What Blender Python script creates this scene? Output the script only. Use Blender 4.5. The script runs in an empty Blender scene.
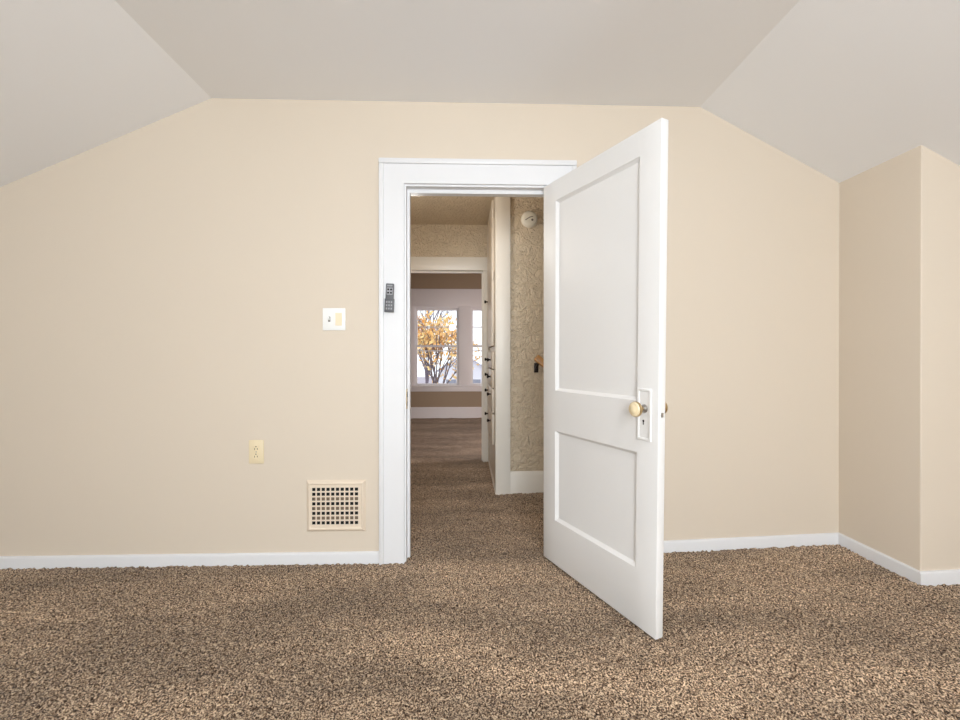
import bpy, bmesh, math, random
import numpy as np
from mathutils import Vector, Matrix

random.seed(4)
rng = np.random.default_rng(7)
SC = bpy.context.scene
COL = SC.collection

# ------------------------------------------------------------------ camera
cam_d = bpy.data.cameras.new('camera')
cam_d.sensor_fit = 'HORIZONTAL'
cam_d.sensor_width = 36.0
cam_d.lens = 436.57 / 960 * 36.0
cam_d.shift_y = -0.00264
cam_d.clip_start = 0.05
cam_d.clip_end = 300
cam = bpy.data.objects.new('camera', cam_d)
COL.objects.link(cam)
cam.location = (0, -2.1771, 1.0202)
cam.rotation_euler = (math.radians(90 - 0.1375), 0, -0.0305)
SC.camera = cam

# ------------------------------------------------------------------ light
W_SKY = 1.7
world = bpy.data.worlds.new('overcast_sky')
SC.world = world
world.use_nodes = True
_bg = world.node_tree.nodes['Background']
_bg.inputs[0].default_value = (0.90, 0.95, 1.0, 1)
_bg.inputs[1].default_value = W_SKY


def area(name, loc, rot, sx, sy, power, color=(1, 1, 1)):
    d = bpy.data.lights.new(name, 'AREA')
    d.shape = 'RECTANGLE'
    d.size, d.size_y = sx, sy
    d.energy = power
    d.color = color
    o = bpy.data.objects.new(name, d)
    o.location = loc
    o.rotation_euler = rot
    COL.objects.link(o)
    return o


R90 = math.radians(90)
# daylight through the twin window in the wall behind the camera
area('daylight_rear_window', (-0.10, -4.62, 1.25), (R90, 0, 0), 1.7, 1.25, 122, (0.86, 0.95, 1.0))


def globe(name, loc, power, radius, color):
    d = bpy.data.lights.new(name, 'POINT')
    d.energy = power
    d.shadow_soft_size = radius
    d.color = color
    o = bpy.data.objects.new(name, d)
    o.location = loc
    COL.objects.link(o)


globe('bedroom_lamp', (0.55, -2.70, 1.70), 46, 0.22, (0.96, 0.97, 1.0))     # hanging lamp behind the camera
globe('hall_lamp', (-0.40, 0.62, 1.80), 11.5, 0.08, (1.0, 0.96, 0.90))          # hall lamp left of the doorway
globe('far_room_fill', (1.45, 2.45, 0.42), 62, 0.12, (0.98, 0.94, 1.0))       # unseen fill added to brighten the far window trim, behind the cabinet

SC.view_settings.view_transform = 'Standard'
SC.view_settings.look = 'None'
SC.view_settings.gamma = 1
SC.view_settings.use_curve_mapping = False
SC.view_settings.exposure = 0.0

# ------------------------------------------------------------------ materials


def srgb(r, g, b):
    f = lambda c: ((c / 255 + 0.055) / 1.055) ** 2.4 if c > 10 else c / 255 / 12.92
    return (f(r), f(g), f(b), 1)


def mat(name, col, rough=0.5, metal=0.0, bump=None, spec=0.5):
    """bump = (scale, detail, distance)"""
    m = bpy.data.materials.new(name)
    m.use_nodes = True
    nt = m.node_tree
    b = nt.nodes['Principled BSDF']
    b.inputs['Base Color'].default_value = col
    b.inputs['Roughness'].default_value = rough
    b.inputs['Metallic'].default_value = metal
    b.inputs['Specular IOR Level'].default_value = spec
    if bump:
        tc = nt.nodes.new('ShaderNodeTexCoord')
        n = nt.nodes.new('ShaderNodeTexNoise')
        n.inputs['Scale'].default_value = bump[0]
        n.inputs['Detail'].default_value = bump[1]
        bp = nt.nodes.new('ShaderNodeBump')
        bp.inputs['Distance'].default_value = bump[2]
        bp.inputs['Strength'].default_value = 1.0
        nt.links.new(tc.outputs['Object'], n.inputs['Vector'])
        nt.links.new(n.outputs['Fac'], bp.inputs['Height'])
        nt.links.new(bp.outputs['Normal'], b.inputs['Normal'])
    return m


M = {}
M['wall'] = mat('beige_wall_paint', srgb(222, 209, 192), 0.55, bump=(5, 4, 0.0015), spec=0.3)
M['ceiling'] = mat('ceiling_paint', srgb(245, 245, 246), 0.8, bump=(7, 3, 0.001), spec=0.2)
M['trim'] = mat('white_gloss_paint', srgb(231, 231, 233), 0.42, bump=(14, 3, 0.0006))
M['door'] = mat('white_door_paint', srgb(234, 233, 232), 0.45, bump=(30, 3, 0.0003))
M['brass'] = mat('aged_brass', srgb(206, 180, 136), 0.28, 1.0)
M['ivory'] = mat('ivory_knob_face', srgb(240, 222, 184), 0.25)
M['steel'] = mat('dull_steel', srgb(170, 168, 165), 0.32, 1.0)
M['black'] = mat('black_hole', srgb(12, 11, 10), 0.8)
M['plate_white'] = mat('white_plastic', srgb(246, 246, 244), 0.3)
M['cream'] = mat('cream_plastic', srgb(246, 228, 196), 0.35)
M['almond'] = mat('almond_plastic', srgb(235, 218, 184), 0.35)
M['register'] = mat('beige_enamelled_steel', srgb(232, 216, 196), 0.42)
M['louver'] = mat('brown_louver', srgb(120, 100, 82), 0.7)  # slats browner and darker than the register frame
M['remote'] = mat('dark_grey_plastic', srgb(92, 92, 96), 0.45)
M['remote_pad'] = mat('light_grey_plastic', srgb(150, 150, 154), 0.45)
M['bronze'] = mat('dark_bronze', srgb(38, 30, 26), 0.4, 0.6)
M['cab'] = mat('cabinet_cream_paint', srgb(226, 216, 202), 0.3)
M['halltrim'] = mat('hall_trim_paint', srgb(232, 226, 216), 0.38)
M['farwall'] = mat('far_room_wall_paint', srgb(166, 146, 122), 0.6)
M['fartrim'] = mat('far_room_trim_paint', srgb(240, 236, 236), 0.4)
M['detector'] = mat('offwhite_plastic', srgb(232, 228, 216), 0.4)
M['detector_dark'] = mat('grey_grille_plastic', srgb(110, 104, 96), 0.5)
M['bark'] = mat('grey_bark', srgb(104, 92, 96), 0.9)
M['bark2'] = mat('pale_bark', srgb(128, 118, 128), 0.9)
M['siding'] = mat('white_siding', srgb(240, 240, 246), 0.7)
M['roof'] = mat('grey_shingles', srgb(190, 190, 202), 0.9)
M['darkglass'] = mat('dark_pane', srgb(150, 154, 166), 0.2)
M['lawn'] = mat('pale_lawn', srgb(176, 168, 178), 0.95)


def leaf_mat():
    m = mat('yellow_leaf', srgb(240, 190, 70), 0.7)
    nt = m.node_tree
    b = nt.nodes['Principled BSDF']
    tc = nt.nodes.new('ShaderNodeTexCoord')
    n = nt.nodes.new('ShaderNodeTexNoise')
    n.inputs['Scale'].default_value = 1.6
    n.inputs['Detail'].default_value = 4
    r = nt.nodes.new('ShaderNodeValToRGB')
    r.color_ramp.elements[0].position = 0.38
    r.color_ramp.elements[0].color = srgb(250, 190, 110)
    r.color_ramp.elements[1].position = 0.62
    r.color_ramp.elements[1].color = srgb(255, 230, 165)
    nt.links.new(tc.outputs['Object'], n.inputs['Vector'])
    nt.links.new(n.outputs['Fac'], r.inputs['Fac'])
    nt.links.new(r.outputs['Color'], b.inputs['Base Color'])
    return m


M['leaf'] = leaf_mat()


def wood_mat():
    m = mat('honey_oak', srgb(196, 140, 72), 0.35)
    nt = m.node_tree
    b = nt.nodes['Principled BSDF']
    tc = nt.nodes.new('ShaderNodeTexCoord')
    mp = nt.nodes.new('ShaderNodeMapping')
    mp.inputs['Scale'].default_value = (3, 40, 40)
    n = nt.nodes.new('ShaderNodeTexNoise')
    n.inputs['Scale'].default_value = 2
    n.inputs['Detail'].default_value = 5
    r = nt.nodes.new('ShaderNodeValToRGB')
    r.color_ramp.elements[0].color = srgb(160, 104, 46)
    r.color_ramp.elements[1].color = srgb(218, 164, 94)
    nt.links.new(tc.outputs['Object'], mp.inputs['Vector'])
    nt.links.new(mp.outputs['Vector'], n.inputs['Vector'])
    nt.links.new(n.outputs['Fac'], r.inputs['Fac'])
    nt.links.new(r.outputs['Color'], b.inputs['Base Color'])
    return m


M['oak'] = wood_mat()


def plaster_mat(name, col):
    """hand-combed textured plaster"""
    m = mat(name, col, 0.55, spec=0.35)
    nt = m.node_tree
    b = nt.nodes['Principled BSDF']
    tc = nt.nodes.new('ShaderNodeTexCoord')
    n1 = nt.nodes.new('ShaderNodeTexNoise')
    n1.inputs['Scale'].default_value = 12
    n1.inputs['Detail'].default_value = 2
    add = nt.nodes.new('ShaderNodeMixRGB')
    add.blend_type = 'ADD'
    add.inputs[0].default_value = 0.10
    v = nt.nodes.new('ShaderNodeTexNoise')
    v.inputs['Scale'].default_value = 27
    v.inputs['Detail'].default_value = 2
    v.inputs['Distortion'].default_value = 1.6
    bp = nt.nodes.new('ShaderNodeBump')
    bp.inputs['Distance'].default_value = 0.022
    bp.inputs['Strength'].default_value = 1.0
    nt.links.new(tc.outputs['Object'], n1.inputs['Vector'])
    nt.links.new(tc.outputs['Object'], add.inputs[1])
    nt.links.new(n1.outputs['Color'], add.inputs[2])
    nt.links.new(add.outputs[0], v.inputs['Vector'])
    nt.links.new(v.outputs['Fac'], bp.inputs['Height'])
    nt.links.new(bp.outputs['Normal'], b.inputs['Normal'])
    return m


M['plaster'] = plaster_mat('combed_tan_plaster', srgb(219, 202, 177))


def carpet_mat():
    m = mat('brown_frieze_carpet', srgb(130, 105, 84), 0.95, spec=0.1)
    nt = m.node_tree
    b = nt.nodes['Principled BSDF']
    b.inputs['Sheen Weight'].default_value = 0.15
    tc = nt.nodes.new('ShaderNodeTexCoord')

    def noise(scale, detail, vec=None):
        n = nt.nodes.new('ShaderNodeTexNoise')
        n.inputs['Scale'].default_value = scale
        n.inputs['Detail'].default_value = detail
        n.inputs['Roughness'].default_value = 0.6
        nt.links.new(vec or tc.outputs['Object'], n.inputs['Vector'])
        return n
    yarn = noise(185, 2)                                  # twisted two-tone yarn
    r = nt.nodes.new('ShaderNodeValToRGB')
    r.color_ramp.elements[0].position = 0.385
    r.color_ramp.elements[0].color = srgb(47, 29, 16)
    r.color_ramp.elements[1].position = 0.625
    r.color_ramp.elements[1].color = srgb(230, 205, 174)
    e = r.color_ramp.elements.new(0.5)
    e.color = srgb(145, 118, 94)
    nt.links.new(yarn.outputs['Fac'], r.inputs['Fac'])
    mp = nt.nodes.new('ShaderNodeMapping')
    mp.inputs['Rotation'].default_value = (0, 0, 0.2)
    mp.inputs['Scale'].default_value = (0.7, 2.6, 1)
    nt.links.new(tc.outputs['Object'], mp.inputs['Vector'])
    nap = noise(1.25, 2, mp.outputs['Vector'])            # pile brushed one way or the other
    rr = nt.nodes.new('ShaderNodeMapRange')
    rr.inputs['From Min'].default_value = 0.38
    rr.inputs['From Max'].default_value = 0.62
    rr.inputs['To Min'].default_value = 0.74
    rr.inputs['To Max'].default_value = 1.2
    nt.links.new(nap.outputs['Fac'], rr.inputs['Value'])
    mul = nt.nodes.new('ShaderNodeMixRGB')
    mul.blend_type = 'MULTIPLY'
    mul.inputs[0].default_value = 1.0
    nt.links.new(r.outputs['Color'], mul.inputs[1])
    nt.links.new(rr.outputs['Result'], mul.inputs[2])
    nt.links.new(mul.outputs[0], b.inputs['Base Color'])
    bp = nt.nodes.new('ShaderNodeBump')
    bp.inputs['Distance'].default_value = 0.006
    bp.inputs['Strength'].default_value = 0.8
    fine = noise(260, 2)
    nt.links.new(fine.outputs['Fac'], bp.inputs['Height'])
    nt.links.new(bp.outputs['Normal'], b.inputs['Normal'])
    return m


M['carpet'] = carpet_mat()


def glass_mat():
    m = bpy.data.materials.new('window_glass')
    m.use_nodes = True
    nt = m.node_tree
    for n in list(nt.nodes):
        nt.nodes.remove(n)
    out = nt.nodes.new('ShaderNodeOutputMaterial')
    mix = nt.nodes.new('ShaderNodeMixShader')
    t = nt.nodes.new('ShaderNodeBsdfTransparent')
    g = nt.nodes.new('ShaderNodeBsdfGlossy')
    g.inputs['Roughness'].default_value = 0.02
    mix.inputs[0].default_value = 0.06
    nt.links.new(t.outputs[0], mix.inputs[1])
    nt.links.new(g.outputs[0], mix.inputs[2])
    nt.links.new(mix.outputs[0], out.inputs[0])
    return m


M['glass'] = glass_mat()

# ------------------------------------------------------------------ helpers


def tag(o, label=None, cat=None, group=None, kind=None):
    if label:
        o['label'] = label
    if cat:
        o['category'] = cat
    if group:
        o['group'] = group
    if kind:
        o['kind'] = kind
    return o


def empty(name, loc, rz=0.0):
    o = bpy.data.objects.new(name, None)
    o.empty_display_size = 0.1
    o.location = loc
    o.rotation_euler = (0, 0, rz)
    COL.objects.link(o)
    return o


def build(name, bm, material, parent=None, loc=(0, 0, 0), rot=None, smooth=None, deform=None):
    if deform:
        for v in bm.verts:
            v.co = deform(v.co)
    bmesh.ops.recalc_face_normals(bm, faces=bm.faces)
    me = bpy.data.meshes.new(name)
    bm.to_mesh(me)
    bm.free()
    me.materials.append(material)
    if smooth is not None:
        for p in me.polygons:
            p.use_smooth = True
        me.set_sharp_from_angle(angle=math.radians(smooth))
    o = bpy.data.objects.new(name, me)
    o.location = loc
    if rot:
        o.rotation_euler = rot
    COL.objects.link(o)
    if parent:
        o.parent = parent
    return o


def box(bm, x0, x1, y0, y1, z0, z1, bev=0.0, seg=2):
    vs = [bm.verts.new((x, y, z)) for x in (x0, x1) for y in (y0, y1) for z in (z0, z1)]
    idx = [(0, 1, 3, 2), (4, 6, 7, 5), (0, 4, 5, 1), (2, 3, 7, 6), (0, 2, 6, 4), (1, 5, 7, 3)]
    fs = [bm.faces.new([vs[i] for i in q]) for q in idx]
    if bev > 0:
        es = list({e for f in fs for e in f.edges})
        bmesh.ops.bevel(bm, geom=es, offset=bev, segments=seg, affect='EDGES', profile=0.5)
    return bm


def BX(*a, **k):
    return box(bmesh.new(), *a, **k)


def prism(bm, pts, axis, a, b):
    """extrude a 2-D polygon: axis 'y' -> pts are (x,z); 'x' -> (y,z); 'z' -> (x,y)"""
    def p(q, t):
        return {'y': (q[0], t, q[1]), 'x': (t, q[0], q[1]), 'z': (q[0], q[1], t)}[axis]
    A = [bm.verts.new(p(q, a)) for q in pts]
    B = [bm.verts.new(p(q, b)) for q in pts]
    bm.faces.new(A)
    bm.faces.new(B[::-1])
    n = len(pts)
    for i in range(n):
        bm.faces.new((A[i], A[(i + 1) % n], B[(i + 1) % n], B[i]))
    return bm


def lathe(bm, prof, mtx=None, n=32):
    """revolve (r, h) profile about local z, ends closed"""
    mtx = mtx or Matrix.Identity(4)
    rings = []
    for r, h in prof:
        if r < 1e-6:
            rings.append([bm.verts.new(mtx @ Vector((0, 0, h)))])
        else:
            rings.append([bm.verts.new(mtx @ Vector((r * math.cos(2 * math.pi * i / n), r * math.sin(2 * math.pi * i / n), h))) for i in range(n)])
    for A, B in zip(rings, rings[1:]):
        for i in range(n):
            j = (i + 1) % n
            q = [A[i % len(A)], A[j % len(A)], B[j % len(B)], B[i % len(B)]]
            u = []
            for v in q:
                if v not in u:
                    u.append(v)
            if len(u) > 2:
                bm.faces.new(u)
    for R in (rings[0], rings[-1]):
        if len(R) > 2:
            bm.faces.new(R)
    return bm


def tube(bm, p0, p1, r0, r1, n=8):
    p0, p1 = Vector(p0), Vector(p1)
    d = p1 - p0
    m = Matrix.Translation(p0) @ d.to_track_quat('Z', 'Y').to_matrix().to_4x4()
    return lathe(bm, [(r0, 0), (r1, d.length)], m, n)


def fz(x):
    """the old floor rises to the right of the doorway"""
    return 0.0335 * (0.5 * (x + math.sqrt(x * x + 0.01)) - 0.0)


# ------------------------------------------------------------------ carpeted floor


def value_noise(nx, ny, cell):
    gx, gy = int(nx / cell) + 3, int(ny / cell) + 3
    g = rng.random((gy, gx))
    x = np.arange(nx) / cell
    y = np.arange(ny) / cell
    xi, yi = x.astype(int), y.astype(int)
    xf, yf = x - xi, y - yi
    xf = xf * xf * (3 - 2 * xf)
    yf = (yf * yf * (3 - 2 * yf))[:, None]
    a = g[yi][:, xi] * (1 - xf) + g[yi][:, xi + 1] * xf
    b = g[yi + 1][:, xi] * (1 - xf) + g[yi + 1][:, xi + 1] * xf
    return a * (1 - yf) + b * yf


def grid(xs, ys, cells, amp):
    nx, ny = len(xs), len(ys)
    h = np.zeros((ny, nx))
    for c, a in zip(cells, amp):
        h += (value_noise(nx, ny, c) - 0.5) * a
    X, Y = np.meshgrid(xs, ys)
    Z = 0.0335 * 0.5 * (X + np.sqrt(X * X + 0.01)) + h - 0.001
    V = np.stack([X, Y, Z], -1).reshape(-1, 3)
    i = np.arange(nx * ny).reshape(ny, nx)
    F = np.stack([i[:-1, :-1], i[:-1, 1:], i[1:, 1:], i[1:, :-1]], -1).reshape(-1, 4)
    return V, F


parts = [
    grid(np.linspace(-3.45, 3.05, 131), np.linspace(-4.45, 5.08, 60), (2,), (0.0,)),      # flat sheet added under the pile to cover gaps between the grids
    grid(np.linspace(-3.45, 3.05, 1180), np.arange(-1.35, 0.06, 0.0055), (1.7, 4), (0.011, 0.004)),
    grid(np.linspace(-3.45, 3.05, 66), np.linspace(-4.45, -1.35, 40), (2,), (0.004,)),
    grid(np.linspace(-0.8, 1.4, 275), np.arange(0.055, 2.30, 0.008), (1.5, 4), (0.010, 0.004)),
    grid(np.linspace(1.4, 3.05, 20), np.linspace(0.06, 1.1, 12), (2,), (0.004,)),
    grid(np.linspace(-2.6, 2.6, 200), np.linspace(2.10, 5.08, 140), (1.5, 4), (0.010, 0.004)),
]
parts[0][0][:, 2] -= 0.009
VV, FF, off = [], [], 0
for V, F in parts:
    VV.append(V)
    FF.append(F + off)
    off += len(V)
VV = np.concatenate(VV)
FF = np.concatenate(FF)
me = bpy.data.meshes.new('floor')
me.vertices.add(len(VV))
me.vertices.foreach_set('co', VV.astype(np.float32).ravel())
me.loops.add(FF.size)
me.loops.foreach_set('vertex_index', FF.astype(np.int32).ravel())
me.polygons.add(len(FF))
me.polygons.foreach_set('loop_start', (np.arange(len(FF)) * 4).astype(np.int32))
me.polygons.foreach_set('loop_total', np.full(len(FF), 4, np.int32))
me.polygons.foreach_set('use_smooth', np.ones(len(FF), bool))
me.update(calc_edges=True)
me.materials.append(M['carpet'])
floor = bpy.data.objects.new('floor', me)
COL.objects.link(floor)
tag(floor, 'brown speckled cut-pile carpet running through the bedroom, hall and far room', 'floor', kind='structure')

# ------------------------------------------------------------------ bedroom shell
XL, XR, YB = -3.40, 2.95, -4.45
CZ, CL, CR = 2.283, -1.248, 1.18  # these and most later positions were unprojected offline from image pixels
SL, SR = 0.4465, 0.519


def top(x):
    if x < CL:
        return CZ - SL * (CL - x)
    if x > CR:
        return CZ - SR * (x - CR)
    return CZ


JL, JR, JH = -0.300, 0.4131, 1.863          # jamb faces and head of the open door
ALX, ALY = 1.905, -0.403


def wall_xz(name, pieces, y0, y1, material, label, cat='wall'):
    bm = bmesh.new()
    for p in pieces:
        prism(bm, p, 'y', y0, y1)
    o = build(name, bm, material)
    return tag(o, label, cat, kind='structure')


def gable(x0, x1, z0):
    xs = [x0] + [c for c in (CL, CR) if x0 < c < x1] + [x1]
    return [(x0, z0), (x1, z0)] + [(x, top(x) + 0.02) for x in reversed(xs)]


wall_xz('wall_back', [gable(-3.5, JL - 0.016, -0.06), gable(JR + 0.016, ALX + 0.05, -0.06),
                      gable(JL - 0.016, JR + 0.016, JH + 0.016)], 0.0, 0.12, M['wall'],
        'beige painted gable wall with the open white door in it')
# alcove bump on the right
bm = bmesh.new()
pts = [(ALX, -0.06), (3.05, -0.06), (3.05, top(3.05) + 0.02), (ALX, top(ALX) + 0.02)]
prism(bm, pts, 'y', ALY, 0.119)
ed = [e for e in bm.edges if all(abs(v.co.x - ALX) < 1e-5 and abs(v.co.y - ALY) < 1e-5 for v in e.verts)]
bmesh.ops.bevel(bm, geom=ed, offset=0.006, segments=3, affect='EDGES', profile=0.5)
tag(build('wall_alcove', bm, M['wall'], smooth=30), 'beige boxed-out wall with a corner bead at the right side', 'wall', kind='structure')
bm = BX(XL - 0.1, XL, YB - 0.1, 0.119, -0.06, top(XL) + 0.02)
tag(build('wall_left', bm, M['wall']), 'low beige knee wall under the left ceiling slope', 'wall', kind='structure')
bm = BX(XR, XR + 0.1, YB - 0.1, ALY - 0.001, -0.06, top(XR) + 0.02)
tag(build('wall_right', bm, M['wall']), 'low beige knee wall under the right ceiling slope', 'wall', kind='structure')
# wall behind the camera with its twin window opening
WX0, WX1, WZ0, WZ1 = -1.00, 0.80, 0.60, 1.90
wall_xz('wall_behind', [gable(-3.5, WX0, -0.06), gable(WX1, 3.05, -0.06),
                        [(WX0, -0.06), (WX1, -0.06), (WX1, WZ0), (WX0, WZ0)],
                        gable(WX0, WX1, WZ1)], YB - 0.12, YB, M['wall'],
        'beige gable wall behind the camera with a twin window')
bm = bmesh.new()
T = 0.05
prism(bm, [(-3.55, top(-3.55)), (CL, CZ), (CL, CZ + T), (-3.55, top(-3.55) + T)], 'y', YB - 0.12, 0.119)
prism(bm, [(CL, CZ), (CR, CZ), (CR, CZ + T), (CL, CZ + T)], 'y', YB - 0.12, 0.119)
prism(bm, [(CR, CZ), (3.1, top(3.1)), (3.1, top(3.1) + T), (CR, CZ + T)], 'y', YB - 0.12, 0.119)
tag(build('ceiling', bm, M['ceiling']), 'off-white bedroom ceiling with a flat middle and two sloping sides', 'ceiling', kind='structure')


# baseboards: profile swept along a straight run that follows the floor
def baseboard(name, p0, p1, nrm, h, d, material, label, n=14, z_of=fz, cap=0.006, ext=0.0):
    prof = [(0, -0.03), (d, -0.03), (d, h - cap * 2.2), (d - cap * 0.25, h - cap * 0.9), (d - cap * 0.9, h - cap * 0.1), (d - cap * 1.6, h), (0, h)]
    p0, p1 = Vector(p0), Vector(p1)
    nv = Vector(nrm)
    bm = bmesh.new()
    prev = None
    for i in range(n + 1):
        q = p0.lerp(p1, i / n)
        ring = [bm.verts.new((q.x + nv.x * a, q.y + nv.y * a, z_of(q.x) + b)) for a, b in prof]
        if prev:
            for k in range(len(prof)):
                j = (k + 1) % len(prof)
                bm.faces.new((prev[k], prev[j], ring[j], ring[k]))
        else:
            bm.faces.new(ring)
        prev = ring
    bm.faces.new(prev[::-1])
    return tag(build(name, bm, material, smooth=25), label, 'baseboard', kind='structure')


BD = 0.013
baseboard('baseboard_left', (XL, 0), (-0.431, 0), (0, -1), 0.055, BD, M['trim'], 'low white baseboard along the wall left of the door casing')
baseboard('baseboard_right', (0.547, 0), (ALX, 0), (0, -1), 0.055, BD, M['trim'], 'low white baseboard behind and right of the open door')
baseboard('baseboard_alcove', (ALX, -0.0), (ALX, ALY), (-1, 0), 0.055, BD, M['trim'], 'short white baseboard running toward the viewer at the alcove side')
baseboard('baseboard_front', (ALX - BD, ALY), (XR, ALY), (0, -1), 0.055, BD, M['trim'], 'white baseboard at the far right front of the alcove wall')

# ------------------------------------------------------------------ bedroom door casing and jamb
CO, CRO, CT = -0.431, 0.5467, 1.993          # outer edges of the casing
CI, CRI, CH = -0.3085, 0.4215, 1.8725          # inner edges
bm = bmesh.new()
e0, e1, e2 = CO + 0.022, CRO - 0.022, CT - 0.024
prism(bm, [(e0, -0.03), (CI, -0.03), (CI, CH), (CRI, CH), (CRI, -0.03), (e1, -0.03), (e1, e2), (e0, e2)], 'y', -0.018, 0)
for x0, x1 in ((CO, CO + 0.024), (CRO - 0.024, CRO)):       # back band
    box(bm, x0, x1, -0.027, 0, -0.03, CT - 0.0255, 0.005)
box(bm, CO, CRO, -0.030, 0, CT - 0.026, CT, 0.005)
tag(build('trim_1', bm, M['trim'], smooth=30), 'wide white door casing with raised back band around the bedroom doorway', 'door casing', kind='structure')
bm = bmesh.new()
prism(bm, [(JL - 0.0155, -0.03), (JL, -0.03), (JL, JH), (JR, JH), (JR, -0.03), (JR + 0.0155, -0.03), (JR + 0.0155, JH + 0.0155), (JL - 0.0155, JH + 0.0155)], 'y', -0.004, 0.125)
prism(bm, [(JL, -0.03), (JL + 0.013, -0.03), (JL + 0.013, JH - 0.018), (JR - 0.013, JH - 0.018), (JR - 0.013, -0.03), (JR, -0.03), (JR, JH), (JL, JH)], 'y', 0.037, 0.072)
tag(build('trim_2', bm, M['trim'], smooth=30), 'white door jamb with stop strip lining the bedroom doorway', 'door jamb', kind='structure')
# hall side casing of the same opening
bm = bmesh.new()
box(bm, JL - 0.12, JL - 0.004, 0.12, 0.138, -0.03, JH + 0.004, 0.003)
box(bm, JR + 0.004, JR + 0.12, 0.12, 0.138, -0.03, JH + 0.004, 0.003)
box(bm, JL - 0.12, JR + 0.12, 0.12, 0.14, JH + 0.004, JH + 0.12, 0.003)
tag(build('trim_3', bm, M['halltrim'], smooth=30), 'white casing on the hall side of the bedroom doorway', 'door casing', kind='structure')

# strike plate on the left jamb
sp = empty('strike_plate', (JL, 0.0, 0.808))
tag(sp, 'small brass strike plate let into the left door jamb', 'strike plate')
bm = bmesh.new()
box(bm, 0, 0.0025, 0.006, 0.032, -0.05, 0.05, 0.0008)
box(bm, 0, 0.0028, -0.006, 0.008, -0.028, 0.028, 0.001)
build('plate', bm, M['brass'], sp)
build('latch_hole', BX(0.0022, 0.0030, 0.010, 0.026, 0.008, 0.036), M['black'], sp)
build('bolt_hole', BX(0.0022, 0.0030, 0.011, 0.024, -0.036, -0.014), M['black'], sp)

# ------------------------------------------------------------------ the open door
DW, DT, TH = 0.711, 0.035, 1.1489
ZB, ZT, KW = 0.0284, 1.8598, 0.0134  # KW: bend of the leaf, fitted to its free-edge corners in the image
door = empty('door_1', (JR, -0.005, 0), -TH)     # local x along the leaf, local -y = hall face
tag(door, 'white two-panel wooden door standing open into the bedroom', 'door', kind='structure')


def warp(co):
    """bends the leaf towards its free edge to fit the door corners in the image"""
    s = (co.z - ZB) / (ZT - ZB) * 2 - 1
    return Vector((co.x, co.y + KW * s * max(0, co.x) / DW, co.z))


def cut(bm, n=1):
    return bm


US0, US1 = 0.100, 0.613
ZR = [(0.240, 0.666), (0.857, 1.762)]
bm = bmesh.new()
gx = [0, US0, US1, DW]
gz = [ZB, ZR[0][0], ZR[0][1], ZR[1][0], ZR[1][1], ZT]
lay = [[[bm.verts.new((x, y, z)) for z in gz] for x in gx] for y in (-DT, 0)]
for i in range(3):
    for j in range(5):
        if i == 1 and j in (1, 3):
            a_, b_ = lay[0], lay[1]
            c4 = [(i, j), (i + 1, j), (i + 1, j + 1), (i, j + 1)]
            for k in range(4):
                p, q = c4[k], c4[(k + 1) % 4]
                bm.faces.new((a_[p[0]][p[1]], a_[q[0]][q[1]], b_[q[0]][q[1]], b_[p[0]][p[1]]))
            continue
        for L in lay:
            bm.faces.new((L[i][j], L[i + 1][j], L[i + 1][j + 1], L[i][j + 1]))
per = [(i, 0) for i in range(3)] + [(3, j) for j in range(5)] + [(i, 5) for i in (3, 2, 1)] + [(0, j) for j in (5, 4, 3, 2, 1)]
for k in range(len(per)):
    p, q = per[k], per[(k + 1) % len(per)]
    bm.faces.new((lay[0][p[0]][p[1]], lay[0][q[0]][q[1]], lay[1][q[0]][q[1]], lay[1][p[0]][p[1]]))
bm.normal_update()
ed = [e for e in bm.edges if len(e.link_faces) == 2 and e.calc_face_angle(0) > 1
      and all(v.co.x < 1e-6 or v.co.x > DW - 1e-6 or v.co.z < ZB + 1e-6 or v.co.z > ZT - 1e-6 for v in e.verts)
      and not all(US0 - 1e-6 < v.co.x < US1 + 1e-6 and ZB + 0.01 < v.co.z < ZT - 0.01 for v in e.verts)]
bmesh.ops.recalc_face_normals(bm, faces=bm.faces)
bmesh.ops.bevel(bm, geom=ed, offset=0.0025, segments=2, affect='EDGES', profile=0.5)
build('frame', bm, M['door'], door, deform=warp, smooth=30)
for z0, z1 in ZR:
    bm = BX(US0 - 0.003, US1 + 0.003, -DT + 0.013, -0.013, z0 - 0.003, z1 + 0.003)
    pn = build('panel', bm, M['door'], door, deform=warp)
    bm = bmesh.new()
    for f0, f1, f2 in ((-DT, -DT + 0.002, -DT + 0.0128), (0, -0.002, -0.0128)):
        offs = [(0.0, f0 + (0.0004 if f0 < -0.01 else -0.0004)), (0.001, f1), (0.0045, f1 + (f2 - f1) * 0.25), (0.0095, f1 + (f2 - f1) * 0.8), (0.013, f2)]
        rings = [[bm.verts.new((x, y, z)) for x, z in ((US0 + o, z0 + o), (US1 - o, z0 + o), (US1 - o, z1 - o), (US0 + o, z1 - o))] for o, y in offs]
        for A, B in zip(rings, rings[1:]):
            for i in range(4):
                j = (i + 1) % 4
                bm.faces.new((A[i], A[j], B[j], B[i]))
    build('molding', bm, M['door'], pn, deform=warp, smooth=25)

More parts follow.
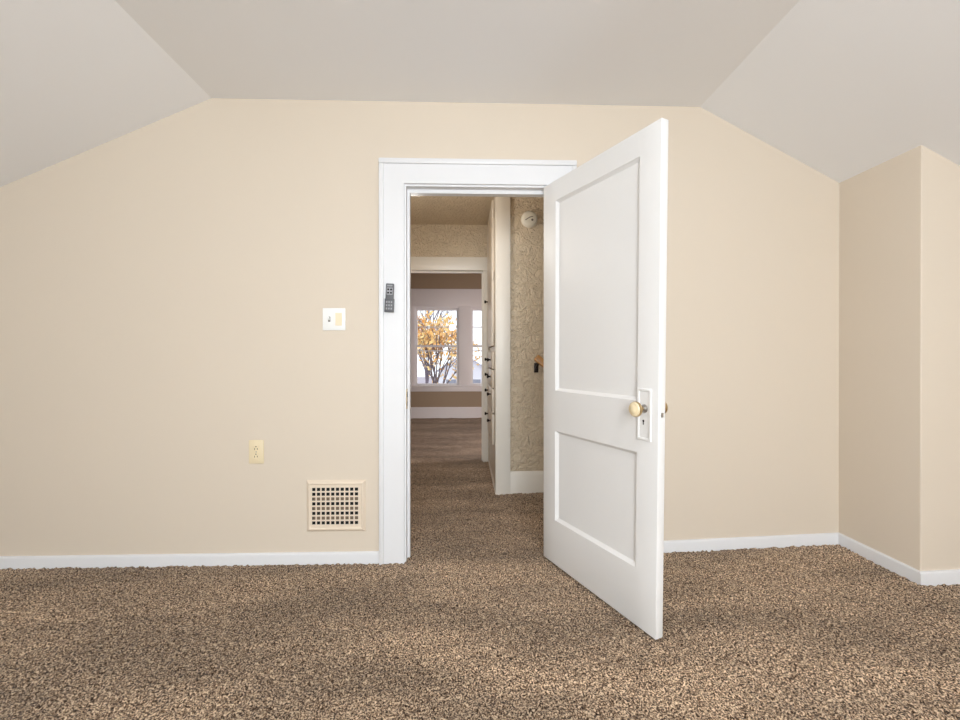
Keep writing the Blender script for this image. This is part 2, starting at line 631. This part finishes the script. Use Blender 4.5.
KU, KZ = 0.650, 0.831
KNOB = [(0.0, 0.0), (0.0085, 0.0), (0.0085, 0.022), (0.011, 0.026), (0.020, 0.030), (0.0265, 0.036), (0.0282, 0.043), (0.0270, 0.0485)]
FACE = [(0.0262, 0.049), (0.0235, 0.0530), (0.0195, 0.0545), (0.0165, 0.0548), (0.015, 0.056), (0.010, 0.0585), (0.0, 0.0595)]
for side in (-1, 1):
    # escutcheon: painted-over plate with raised rim
    ys = -DT if side < 0 else 0.0
    o = side
    y = lambda a: ys + o * a
    bm = bmesh.new()
    e0, e1, g0, g1 = 0.617, 0.682, 0.715, 0.904

    def yb(a, b):
        return (min(y(a), y(b)), max(y(a), y(b)))
    box(bm, e0, e1, *yb(-0.001, 0.0025), g0, g1)
    for a in ((e0, e0 + 0.0105, g0, g1), (e1 - 0.0105, e1, g0, g1), (e0 + 0.001, e1 - 0.001, g0 + 0.0004, g0 + 0.0105), (e0 + 0.001, e1 - 0.001, g1 - 0.0105, g1 - 0.0004)):
        box(bm, a[0], a[1], *yb(-0.001, 0.0062 if a[3] - a[2] > 0.1 else 0.0059), a[2], a[3], 0.0022)
    es = build('escutcheon', bm, M['door'], door, deform=warp, smooth=30)
    bm = bmesh.new()
    mt = Matrix.Translation((KU - 0.004, y(0.0018), 0.786)) @ Matrix.Rotation(-o * R90, 4, 'X')
    lathe(bm, [(0.0042, 0), (0.0042, 0.0012)], mt, 16)
    box(bm, KU - 0.006, KU - 0.002, *yb(0.0018, 0.003), 0.772, 0.786)
    build('keyhole', bm, M['black'], es, deform=warp)
    mt = Matrix.Translation((KU, y(0.002), KZ)) @ Matrix.Rotation(-o * R90, 4, 'X')
    kb = build('knob', lathe(bmesh.new(), KNOB, mt, 36), M['brass'], door, deform=warp, smooth=35)
    build('knob_face', lathe(bmesh.new(), FACE, mt, 36), M['ivory'], kb, deform=warp, smooth=35)
    build('rose', lathe(bmesh.new(), [(0.016, 0), (0.016, 0.003), (0.0125, 0.008), (0.0105, 0.013), (0.0, 0.013)], mt, 30), M['steel'], kb, deform=warp, smooth=35)
bm = bmesh.new()
box(bm, DW - 0.001, DW + 0.0015, -DT + 0.005, -0.006, 0.752, 0.876, 0.0008)
lk = build('lock_plate', bm, M['door'], door, deform=warp)
bm = BX(DW, DW + 0.004, -DT + 0.012, -0.013, 0.806, 0.822, 0.0015)
build('latch_bolt', bm, M['steel'], lk, deform=warp)
for z in (0.28, 1.62):
    h = build('hinge', tube(bmesh.new(), (0.0, 0.005, z - 0.045), (0.0, 0.005, z + 0.045), 0.006, 0.006, 14), M['door'], door, smooth=40)

# ------------------------------------------------------------------ things on the bedroom wall
# double light switch
s = empty('light_switch', (-0.6535, 0, 1.2035))
tag(s, 'white two-gang light switch plate on the wall left of the door', 'light switch')
build('plate', BX(-0.0555, 0.0555, -0.006, 0, -0.0550, 0.0550, 0.0035), M['plate_white'], s, smooth=30)
sl = build('toggle_slot', BX(-0.0285, -0.0175, -0.0066, -0.004, -0.0125, 0.0125), M['detector_dark'], s)
bm = bmesh.new()
prism(bm, [(-0.005, -0.006), (-0.006, 0.005), (-0.017, 0.011), (-0.017, 0.004)], 'x', -0.0265, -0.0195)
build('toggle', bm, M['plate_white'], s)
bm = bmesh.new()
prism(bm, [(-0.005, -0.031), (-0.0105, -0.031), (-0.0078, 0.0), (-0.0090, 0.031), (-0.005, 0.031)], 'x', 0.008, 0.040)
rk = build('rocker', bm, M['cream'], s)
for x in (-0.023, 0.023):
    for z in (-0.046, 0.046):
        mt = Matrix.Translation((x, -0.0055, z)) @ Matrix.Rotation(R90, 4, 'X')
        build('screw', lathe(bmesh.new(), [(0.003, 0), (0.0026, 0.0012), (0, 0.0014)], mt, 12), M['plate_white'], s)

# duplex outlet
s = empty('wall_outlet', (-1.0315, 0, 0.552))
tag(s, 'almond duplex power outlet low on the wall left of the floor register', 'outlet')
build('plate', BX(-0.0365, 0.0365, -0.006, 0, -0.058, 0.058, 0.0035), M['almond'], s, smooth=30)
for zc in (0.0185, -0.0185):
    bm = bmesh.new()
    P = []
    for k in range(28):
        a = 2 * math.pi * k / 28
        P.append((0.0172 * math.cos(a), zc + max(-0.0138, min(0.0138, 0.0172 * math.sin(a)))))
    prism(bm, P, 'y', -0.0078, -0.004)
    r = build('receptacle', bm, M['almond'], s)
    bm = bmesh.new()
    box(bm, -0.0076, -0.0052, -0.0083, -0.0075, zc - 0.0085, zc + 0.0005)
    box(bm, 0.0052, 0.0076, -0.0083, -0.0075, zc - 0.0075, zc + 0.0005)
    mt = Matrix.Translation((0, -0.0075, zc + 0.0078)) @ Matrix.Rotation(R90, 4, 'X')
    lathe(bm, [(0.0027, 0), (0.0027, 0.0008)], mt, 14)
    build('slot', bm, M['black'], r)
mt = Matrix.Translation((0, -0.0055, 0)) @ Matrix.Rotation(R90, 4, 'X')
build('screw', lathe(bmesh.new(), [(0.0032, 0), (0.0028, 0.0012), (0, 0.0015)], mt, 12), M['steel'], s)

# warm air register
s = empty('wall_register', (-0.643, 0, 0.2845))
tag(s, 'beige metal wall register with a square-hole grille left of the door casing', 'register')
HX, HZ = 0.144, 0.1265
bm = bmesh.new()
ring = [(HX, HZ, 0.0), (HX, HZ, -0.004), (HX - 0.012, HZ - 0.012, -0.016), (HX - 0.016, HZ - 0.016, -0.0165), (HX - 0.021, HZ - 0.021, -0.0125), (HX - 0.021, HZ - 0.021, 0.0)]
rs = [[bm.verts.new((sx * a, y, sz * b)) for sx, sz in ((-1, -1), (1, -1), (1, 1), (-1, 1))] for a, b, y in ring]
for A, B in zip(rs, rs[1:]):
    for i in range(4):
        bm.faces.new((A[i], A[(i + 1) % 4], B[(i + 1) % 4], B[i]))
build('frame', bm, M['register'], s)
gx0, gx1, gz0, gz1 = -0.1235, 0.1235, -0.106, 0.106
nx, nz = 10, 8
hx0, hx1, hz0, hz1 = -0.119, 0.112, -0.094, 0.094
px, pz = (hx1 - hx0) / nx, (hz1 - hz0) / nz
hw, hh = 0.0165 / 2, 0.0160 / 2
bm = bmesh.new()
xe = [gx0]
for k in range(nx):
    c = hx0 + px * (k + 0.5)
    xe += [c - hw, c + hw]
xe.append(gx1)
ze = [gz0]
for k in range(nz):
    c = hz0 + pz * (k + 0.5)
    ze += [c - hh, c + hh]
ze.append(gz1)
for i in range(0, len(xe), 2):
    box(bm, xe[i], xe[i + 1], -0.0125, -0.0095, gz0, gz1)
for i in range(0, len(ze), 2):
    box(bm, gx0, gx1, -0.0123, -0.0097, ze[i], ze[i + 1])
build('grille', bm, M['register'], s)
build('dark_backing', BX(gx0, gx1, -0.0015, -0.0005, gz0, gz1), M['black'], s)  # black sheet on the wall, painted in for the shade behind the grille
for z in (0.038, -0.0125, -0.060):
    bm = bmesh.new()
    prism(bm, [(-0.0085, z - 0.010), (-0.0078, z - 0.0105), (-0.0035, z + 0.010), (-0.0042, z + 0.0105)], 'x', gx0 + 0.012, gx1 - 0.012)
    build('louver', bm, M['louver'], s)

# remote control in a holder on the casing
s = empty('remote_control', (-0.3765, -0.018, 1.3065))
s.rotation_euler = (0, 0.035, 0)
tag(s, 'slim dark grey remote control in a holder on the left door casing', 'remote control')
build('body', BX(-0.0195, 0.0195, -0.018, -0.004, -0.066, 0.070, 0.004), M['remote'], s, smooth=30)
pad = build('keypad', BX(-0.015, 0.015, -0.0188, -0.0175, 0.014, 0.050, 0.0005), M['remote_pad'], s)
for x in (-0.007, 0.007):
    for z in (0.024, 0.040):
        mt = Matrix.Translation((x, -0.0185, z)) @ Matrix.Rotation(R90, 4, 'X')
        build('button', lathe(bmesh.new(), [(0.0048, 0), (0.0045, 0.0016), (0, 0.002)], mt, 16), M['black'], pad, smooth=40)
build('display', BX(-0.013, 0.013, -0.0186, -0.0175, 0.055, 0.063), M['remote_pad'], s)
bm = bmesh.new()
box(bm, -0.0225, 0.0225, -0.0215, 0, -0.070, -0.004, 0.003)
hd = build('holder', bm, M['remote'], s, smooth=30)
bm = bmesh.new()
for k in range(3):
    for j in range(3):
        box(bm, -0.015 + 0.0115 * k, -0.008 + 0.0115 * k, -0.0224, -0.0213, -0.058 + 0.016 * j, -0.049 + 0.016 * j)
build('vent_hole', bm, M['remote_pad'], hd)

# ------------------------------------------------------------------ hall
HC = 2.29
HY = 1.04                                        # face of the textured hall wall
YD = 2.04                                        # face of the wall with the far doorway
wall_xz('wall_hall', [[(0.25, -0.06), (3.0, -0.06), (3.0, HC + 0.02), (0.25, HC + 0.02)]], HY, HY + 0.11, M['plaster'],
        'tan combed plaster hall wall carrying the smoke detector')
bm = BX(2.95, 3.05, 0.12, HY - 0.0005, -0.06, HC + 0.02)
tag(build('wall_stair', bm, M['plaster']), 'tan plaster wall at the far end of the hall', 'wall', kind='structure')
bm = BX(-0.86, -0.76, 0.1205, YD + 0.1, -0.06, HC + 0.02)
tag(build('wall_passage', bm, M['plaster']), 'tan plaster wall on the left of the passage', 'wall', kind='structure')
DX0, DX1, DH = -0.56, 0.158, 1.847
wall_xz('wall_far_doorway', [[(-0.76, -0.06), (DX0 - 0.015, -0.06), (DX0 - 0.015, HC + 0.02), (-0.76, HC + 0.02)],
                             [(DX1 + 0.015, -0.06), (0.80, -0.06), (0.80, HC + 0.02), (DX1 + 0.015, HC + 0.02)],
                             [(DX0 - 0.015, DH + 0.015), (DX1 + 0.015, DH + 0.015), (DX1 + 0.015, HC + 0.02), (DX0 - 0.015, HC + 0.02)]],
        YD, YD + 0.11, M['plaster'], 'tan plaster wall above the doorway into the far room')
bm = BX(-0.86, 3.05, 0.1205, YD + 0.11, HC, HC + 0.05)
tag(build('ceiling', bm, M['plaster']), 'tan combed plaster hall ceiling seen through the doorway', 'ceiling', kind='structure')

bm = bmesh.new()
box(bm, DX0 - 0.11, DX0, YD - 0.02, YD, -0.03, DH, 0.003)
box(bm, DX1, 0.2095, YD - 0.02, YD, -0.03, DH, 0.003)
box(bm, DX0 - 0.12, 0.2095, YD - 0.024, YD, DH, DH + 0.128, 0.004)
for d0, d1, q0, q1 in ((0.0, 0.015, YD, YD + 0.112), (-0.011, 0.0, YD + 0.045, YD + 0.08)):
    prism(bm, [(DX0 - d1, -0.03), (DX0 - d0, -0.03), (DX0 - d0, DH + d0), (DX1 + d0, DH + d0), (DX1 + d0, -0.03), (DX1 + d1, -0.03), (DX1 + d1, DH + d1), (DX0 - d1, DH + d1)], 'y', q0, q1)
tag(build('trim_4', bm, M['halltrim'], smooth=30), 'cream casing and jamb of the doorway into the far room', 'door casing', kind='structure')

bm = BX(0.211, 0.321, 1.020, HY + 0.0005, -0.03, HC, 0.003)
tag(build('trim_5', bm, M['halltrim'], smooth=30), 'tall white corner board between the cabinet and the plaster hall wall', 'trim board', kind='structure')
bm = bmesh.new()
prism(bm, [(1.023, -0.03), (HY, -0.03), (HY, 0.172), (1.036, 0.172), (1.030, 0.160), (1.0255, 0.148), (1.023, 0.142)], 'x', 0.3205, 2.95)
tag(build('baseboard_hall', bm, M['halltrim'], smooth=25), 'tall white baseboard under the plaster hall wall', 'baseboard', kind='structure')

# smoke detector
s = empty('smoke_detector', (0.461, HY, 2.031))
tag(s, 'round off-white smoke detector high on the plaster hall wall', 'smoke detector')
mt = Matrix.Rotation(R90, 4, 'X')
build('base', lathe(bmesh.new(), [(0.060, -0.002), (0.060, 0.012), (0.057, 0.014), (0, 0.014)], mt, 40), M['detector'], s, smooth=35)
c = build('cover', lathe(bmesh.new(), [(0.057, 0.013), (0.0575, 0.024), (0.054, 0.034), (0.046, 0.040), (0.030, 0.043), (0, 0.044)], mt, 40), M['detector'], s, smooth=35)
bm = bmesh.new()
for k in range(9):
    cx = -0.030 + 0.0062 * k
    cz = -0.014 + 0.024 * math.sin(k / 8 * 1.5)
    box(bm, cx - 0.0045, cx + 0.0045, -0.0445, -0.041, cz - 0.0022, cz + 0.0022)
build('vent', bm, M['detector_dark'], c)
mt2 = Matrix.Translation((0.018, -0.0415, -0.014)) @ mt
build('test_button', lathe(bmesh.new(), [(0.0085, 0), (0.008, 0.003), (0, 0.0035)], mt2, 20), M['detector_dark'], c, smooth=35)

# handrail going down the stairs behind the door
s = empty('handrail', (0.50, 0.965, 1.015))
tag(s, 'honey oak handrail slanting down the plaster hall wall beside the door', 'handrail')
ang = math.radians(40)
bm = BX(0, 1.15, -0.026, 0.026, -0.024, 0.024, 0.007, 3)
rl = build('rail', bm, M['oak'], s, rot=(0, ang, 0), smooth=40)
for dx in (0.022, 0.85):
    cx, cz = dx * math.cos(ang), -dx * math.sin(ang)
    bm = bmesh.new()
    z0 = cz - 0.075 if dx < 0.1 else cz - 0.075
    tube(bm, (cx, 0.0, cz - 0.030), (cx - 0.003, 0.035, z0 + 0.015), 0.0085, 0.0085, 12)
    tube(bm, (cx - 0.003, 0.033, z0 + 0.016), (cx - 0.003, 0.068, z0 + 0.012), 0.009, 0.009, 12)
    box(bm, cx - 0.019, cx + 0.013, 0.066, 0.0745, z0 - 0.025, z0 + 0.045, 0.003)
    build('bracket', bm, M['bronze'], s, smooth=40)

# built-in linen cabinet at the right of the passage
s = empty('linen_cabinet', (0.217, 1.52, 0))
tag(s, 'cream built-in linen cabinet with drawers below a cupboard door in the passage', 'cabinet')
y0, y1 = 1.0405 - 1.52, 2.0155 - 1.52            # local
ya, yz = 1.232 - 1.52, 1.985 - 1.52
bm = bmesh.new()
box(bm, 0.0, 0.033, y0 - 0.0005, ya + 0.012, -0.03, HC - 0.001)
box(bm, 0.0, 0.033, yz - 0.012, y1, -0.03, HC - 0.001)
for z0, z1 in ((-0.03, 0.335), (1.063, 1.10), (2.245, HC - 0.001)):
    box(bm, 0.0, 0.033, ya + 0.012, yz - 0.012, z0, z1)
build('body', bm, M['cab'], s)
build('back_panel', BX(0.033, 0.05, y0, y1, -0.03, HC - 0.002), M['cab'], s)
build('toe_board', BX(-0.009, 0.0, y0, y1, -0.03, 0.022, 0.002), M['cab'], s)


def cab_knob(y, z, parent, x=-0.018):
    mt = Matrix.Translation((x, y, z)) @ Matrix.Rotation(-R90, 4, 'Y')
    return build('knob', lathe(bmesh.new(), [(0.009, 0), (0.006, 0.004), (0.0055, 0.012), (0.013, 0.019), (0.0155, 0.026), (0.011, 0.031), (0, 0.032)], mt, 20), M['bronze'], parent, smooth=40)


for z0, z1, kz in ((0.922, 1.060, 0.993), (0.774, 0.914, 0.852), (0.574, 0.766, 0.706), (0.328, 0.564, 0.486)):
    d = build('drawer', BX(-0.018, -0.0005, ya, yz, z0, z1, 0.004), M['cab'], s, smooth=30)
    cab_knob(1.46 - 1.52, kz, d)
    cab_knob(1.90 - 1.52, kz, d)
bm = bmesh.new()
box(bm, -0.018, -0.0005, ya, yz, 1.104, 2.242, 0.004)
for a in ((ya, ya + 0.07, 1.104, 2.242), (yz - 0.07, yz, 1.104, 2.242), (ya + 0.07, yz - 0.07, 1.104, 1.18), (ya + 0.07, yz - 0.07, 2.17, 2.242)):
    box(bm, -0.021, -0.017, a[0], a[1], a[2], a[3])
d = build('cupboard_door', bm, M['cab'], s, smooth=30)
cab_knob(1.90 - 1.52, 1.53, d, -0.021)
for z in (2.136, 1.656, 1.168):
    build('hinge', tube(bmesh.new(), (-0.012, ya - 0.006, z - 0.035), (-0.012, ya - 0.006, z + 0.035), 0.0065, 0.0065, 12), M['halltrim'], d, smooth=40)

# ------------------------------------------------------------------ far room
YF = 5.066
FC = 2.42
G = [(-0.82, -0.169), (0.105, 0.756)]            # glass, x
GZ0, GZ1, GM = 0.571, 1.787, 1.192
ox = [(-0.865, -0.124), (0.060, 0.801)]          # openings in the wall
oz0, oz1 = 0.53, 1.835
P = [[(-2.6, -0.06), (ox[0][0], -0.06), (ox[0][0], FC), (-2.6, FC)],
     [(ox[0][1], -0.06), (ox[1][0], -0.06), (ox[1][0], FC), (ox[0][1], FC)],
     [(ox[1][1], -0.06), (2.6, -0.06), (2.6, FC), (ox[1][1], FC)]]
for a, b in ox:
    P.append([(a, -0.06), (b, -0.06), (b, oz0), (a, oz0)])
    P.append([(a, oz1), (b, oz1), (b, FC), (a, FC)])
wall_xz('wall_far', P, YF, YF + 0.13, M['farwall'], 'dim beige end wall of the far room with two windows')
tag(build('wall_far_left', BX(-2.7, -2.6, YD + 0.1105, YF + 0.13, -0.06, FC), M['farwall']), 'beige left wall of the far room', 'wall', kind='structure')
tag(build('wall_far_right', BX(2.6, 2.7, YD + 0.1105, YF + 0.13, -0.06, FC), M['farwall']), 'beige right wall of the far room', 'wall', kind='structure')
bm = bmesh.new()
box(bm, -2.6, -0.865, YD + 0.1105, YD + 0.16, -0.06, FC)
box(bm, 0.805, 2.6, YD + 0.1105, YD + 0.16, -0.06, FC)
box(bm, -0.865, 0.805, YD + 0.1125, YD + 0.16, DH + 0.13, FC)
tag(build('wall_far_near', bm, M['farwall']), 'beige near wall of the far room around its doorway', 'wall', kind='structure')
tag(build('ceiling', BX(-2.7, 2.7, YD + 0.1105, YF + 0.13, FC, FC + 0.05), M['ceiling']), 'off-white ceiling of the far room', 'ceiling', kind='structure')

bm = bmesh.new()
box(bm, -1.02, 0.96, YF - 0.022, YF, 1.853, 2.136, 0.004)        # head board
box(bm, -0.99, -0.86, YF - 0.02, YF, 0.52, 1.853, 0.003)
box(bm, -0.129, 0.065, YF - 0.02, YF, 0.52, 1.853, 0.003)
box(bm, 0.796, 0.93, YF - 0.02, YF, 0.52, 1.853, 0.003)
box(bm, -0.865, 0.801, YF - 0.012, YF + 0.0, 1.833, 1.853)
tag(build('trim_6', bm, M['fartrim'], smooth=30), 'wide pale grey casing around the two far windows', 'window casing', kind='structure')
bm = bmesh.new()
box(bm, -1.04, 0.98, YF - 0.055, YF + 0.02, 0.518, 0.546, 0.006)
box(bm, -1.0, 0.94, YF - 0.02, YF, 0.44, 0.518, 0.003)
tag(build('trim_7', bm, M['fartrim'], smooth=30), 'pale window stool and apron under the two far windows', 'window sill', kind='structure')
bm = bmesh.new()
prism(bm, [(YF - 0.02, -0.03), (YF, -0.03), (YF, 0.182), (YF - 0.012, 0.182), (YF - 0.02, 0.165)], 'x', -2.6, 2.6)
tag(build('baseboard_far', bm, M['fartrim']), 'tall pale baseboard along the far room end wall', 'baseboard', kind='structure')

wl = ['full double-hung window with the yellow tree behind it in the far room',
      'right-hand far room window, mostly hidden by the cabinet edge']
for k, ((a, b), (g0, g1)) in enumerate(zip(ox, G)):
    w = empty('window_%d' % (k + 1), ((a + b) / 2, YF, oz0))
    tag(w, wl[k], 'window', kind='structure')
    cx = (a + b) / 2
    a, b, g0, g1 = a - cx, b - cx, g0 - cx, g1 - cx
    zz = lambda z: z - oz0
    bm = bmesh.new()
    box(bm, a, a + 0.012, 0, 0.12, 0.014, oz1 - oz0 - 0.012)
    box(bm, b - 0.012, b, 0, 0.12, 0.014, oz1 - oz0 - 0.012)
    box(bm, a, b, 0, 0.12, zz(oz1) - 0.012, zz(oz1))
    box(bm, a, b, 0, 0.12, 0, 0.014)
    build('frame', bm, M['fartrim'], w)
    bm = bmesh.new()
    for z0, z1 in ((0.014, 0.034), (zz(1.105), zz(1.122)), (zz(1.505), zz(1.522)), (zz(oz1) - 0.032, zz(oz1) - 0.012)):
        box(bm, a + 0.012, b - 0.012, 0.103, 0.115, z0, z1)
    for x0, x1 in ((a + 0.012, a + 0.034), (b - 0.034, b - 0.012)):
        box(bm, x0, x1, 0.1035, 0.1145, 0.02, zz(oz1) - 0.02)
    build('storm_frame', bm, M['fartrim'], w)
    for nm, q0, q1, yy, lo, hi in (('lower_sash', GZ0, GM - 0.016, 0.02, 0.014, zz(GM) + 0.016),
                                   ('upper_sash', GM + 0.016, GZ1, 0.06, zz(GM) - 0.016, zz(oz1) - 0.012)):
        bm = bmesh.new()
        box(bm, a + 0.012, g0, yy, yy + 0.035, lo, hi, 0.002)
        box(bm, g1, b - 0.012, yy, yy + 0.035, lo, hi, 0.002)
        box(bm, g0, g1, yy + 0.0005, yy + 0.0345, lo, zz(q0))
        box(bm, g0, g1, yy + 0.0005, yy + 0.0345, zz(q1), hi)
        sh = build(nm, bm, M['fartrim'], w)
        build('pane', BX(g0 - 0.004, g1 + 0.004, yy + 0.016, yy + 0.019, zz(q0) - 0.004, zz(q1) + 0.004), M['glass'], sh)

# twin window behind the camera (daylight comes in here)
w = empty('window_3', ((WX0 + WX1) / 2, YB, WZ0))
tag(w, 'twin bedroom window behind the camera', 'window', kind='structure')
hw_, hh_ = (WX1 - WX0) / 2, WZ1 - WZ0
bm = bmesh.new()
box(bm, -hw_, -hw_ + 0.05, -0.1, 0.015, 0, hh_)
box(bm, hw_ - 0.05, hw_, -0.1, 0.015, 0, hh_)
box(bm, -0.04, 0.04, -0.1, 0.015, 0, hh_)
box(bm, -hw_, hw_, -0.1, 0.03, 0, 0.04)
box(bm, -hw_, hw_, -0.101, 0.016, hh_ - 0.04, hh_)
build('frame', bm, M['trim'], w)
for x0, x1 in ((-hw_ + 0.05, -0.04), (0.04, hw_ - 0.05)):
    build('pane', BX(x0 - 0.004, x1 + 0.004, -0.06, -0.056, 0.036, hh_ - 0.036), M['glass'], w)

# ------------------------------------------------------------------ outside the far windows
GZ = -3.3
bm = BX(-40, 40, 6.5, 90, GZ - 0.2, GZ)
tag(build('lawn', bm, M['lawn']), 'pale lawn and street far below the far windows', 'ground', kind='structure')


def tree(name, loc, h, r, bark, leaf, label, seed, n_leaf, spread, leaf_zone=(0.35, 1.0)):
    rd = random.Random(seed)
    root = tag(empty(name, loc), label, 'tree')
    bm = bmesh.new()
    tips = []

    def grow(p, d, length, rad, depth):
        q = p + d * length
        tube(bm, p, q, rad, rad * 0.68, 7)
        if depth >= 2:
            tips.append((p, q))
        if depth >= 5:
            return
        for _ in range(3 if depth else 4):
            dd = Vector((d.x + rd.uniform(-spread, spread), d.y + rd.uniform(-spread, spread), d.z + rd.uniform(-0.2, 0.35))).normalized()
            grow(p.lerp(q, rd.uniform(0.7, 1.0)), dd, length * rd.uniform(0.6, 0.8), rad * 0.55, depth + 1)
    grow(Vector((0, 0, -0.1)), Vector((0.02, 0, 1)), h * 0.36, r, 0)
    build('trunk', bm, bark, root, smooth=60)
    if n_leaf:
        bm = bmesh.new()
        for _ in range(n_leaf):
            a, b = rd.choice(tips)
            c = a.lerp(b, rd.random()) + Vector((rd.gauss(0, .12), rd.gauss(0, .12), rd.gauss(0, .12)))
            s_ = rd.uniform(0.05, 0.10)
            m = Matrix.Translation(c) @ Matrix.Rotation(rd.uniform(0, 6.28), 4, (rd.uniform(-1, 1), rd.uniform(-1, 1), rd.uniform(-1, 1.01)))
            vs = [bm.verts.new(m @ Vector(v)) for v in ((0, -s_ * 1.2, 0), (s_ * 0.7, 0, s_ * 0.15), (0, s_ * 1.2, 0), (-s_ * 0.7, 0, s_ * 0.15))]
            bm.faces.new(vs)
        f = build('foliage', bm, leaf, root)
        f['kind'] = 'stuff'
    return root


tree('maple_tree', (-1.25, 15.5, GZ), 6.4, 0.10, M['bark'], M['leaf'], 'autumn tree with orange and yellow leaves seen through the far window', 11, 1700, 0.5)
tree('bare_tree', (-2.3, 22.5, GZ), 10.6, 0.11, M['bark2'], M['leaf'], 'thin grey leafless tree at the left edge of the far window view', 5, 0, 0.5)


def house(loc, w_, d_, h_, label, rz=0.0):
    root = tag(empty('neighbour_house', loc, rz), label, 'house')
    build('walls', prism(bmesh.new(), [(-w_ / 2, -0.1), (w_ / 2, -0.1), (w_ / 2, h_), (0, h_ + w_ * 0.33), (-w_ / 2, h_)], 'y', 0, d_), M['siding'], root)
    for sg in (-1, 1):
        bm = bmesh.new()
        prism(bm, [(sg * (w_ / 2 + 0.3), h_ - 0.2), (0, h_ + w_ * 0.33), (0, h_ + w_ * 0.33 + 0.16), (sg * (w_ / 2 + 0.3), h_ - 0.04)], 'y', -0.3, d_ + 0.3)
        build('roof', bm, M['roof'], root)
    for x in (-w_ * 0.25, w_ * 0.25):
        for z in (0.9, 3.4):
            if z + 1.3 < h_:
                f = build('window', BX(x - 0.55, x + 0.55, -0.06, 0.02, z, z + 1.4), M['siding'], root)
                build('pane', BX(x - 0.45, x + 0.45, -0.08, -0.05, z + 0.1, z + 1.3), M['darkglass'], f)
    return root


house((-0.3, 38, GZ), 4.5, 7, 3.0, 'low white house behind the yellow tree in the window view')
house((6.2, 36, GZ), 7.0, 7, 4.4, 'pale sided house seen through the right-hand far window')
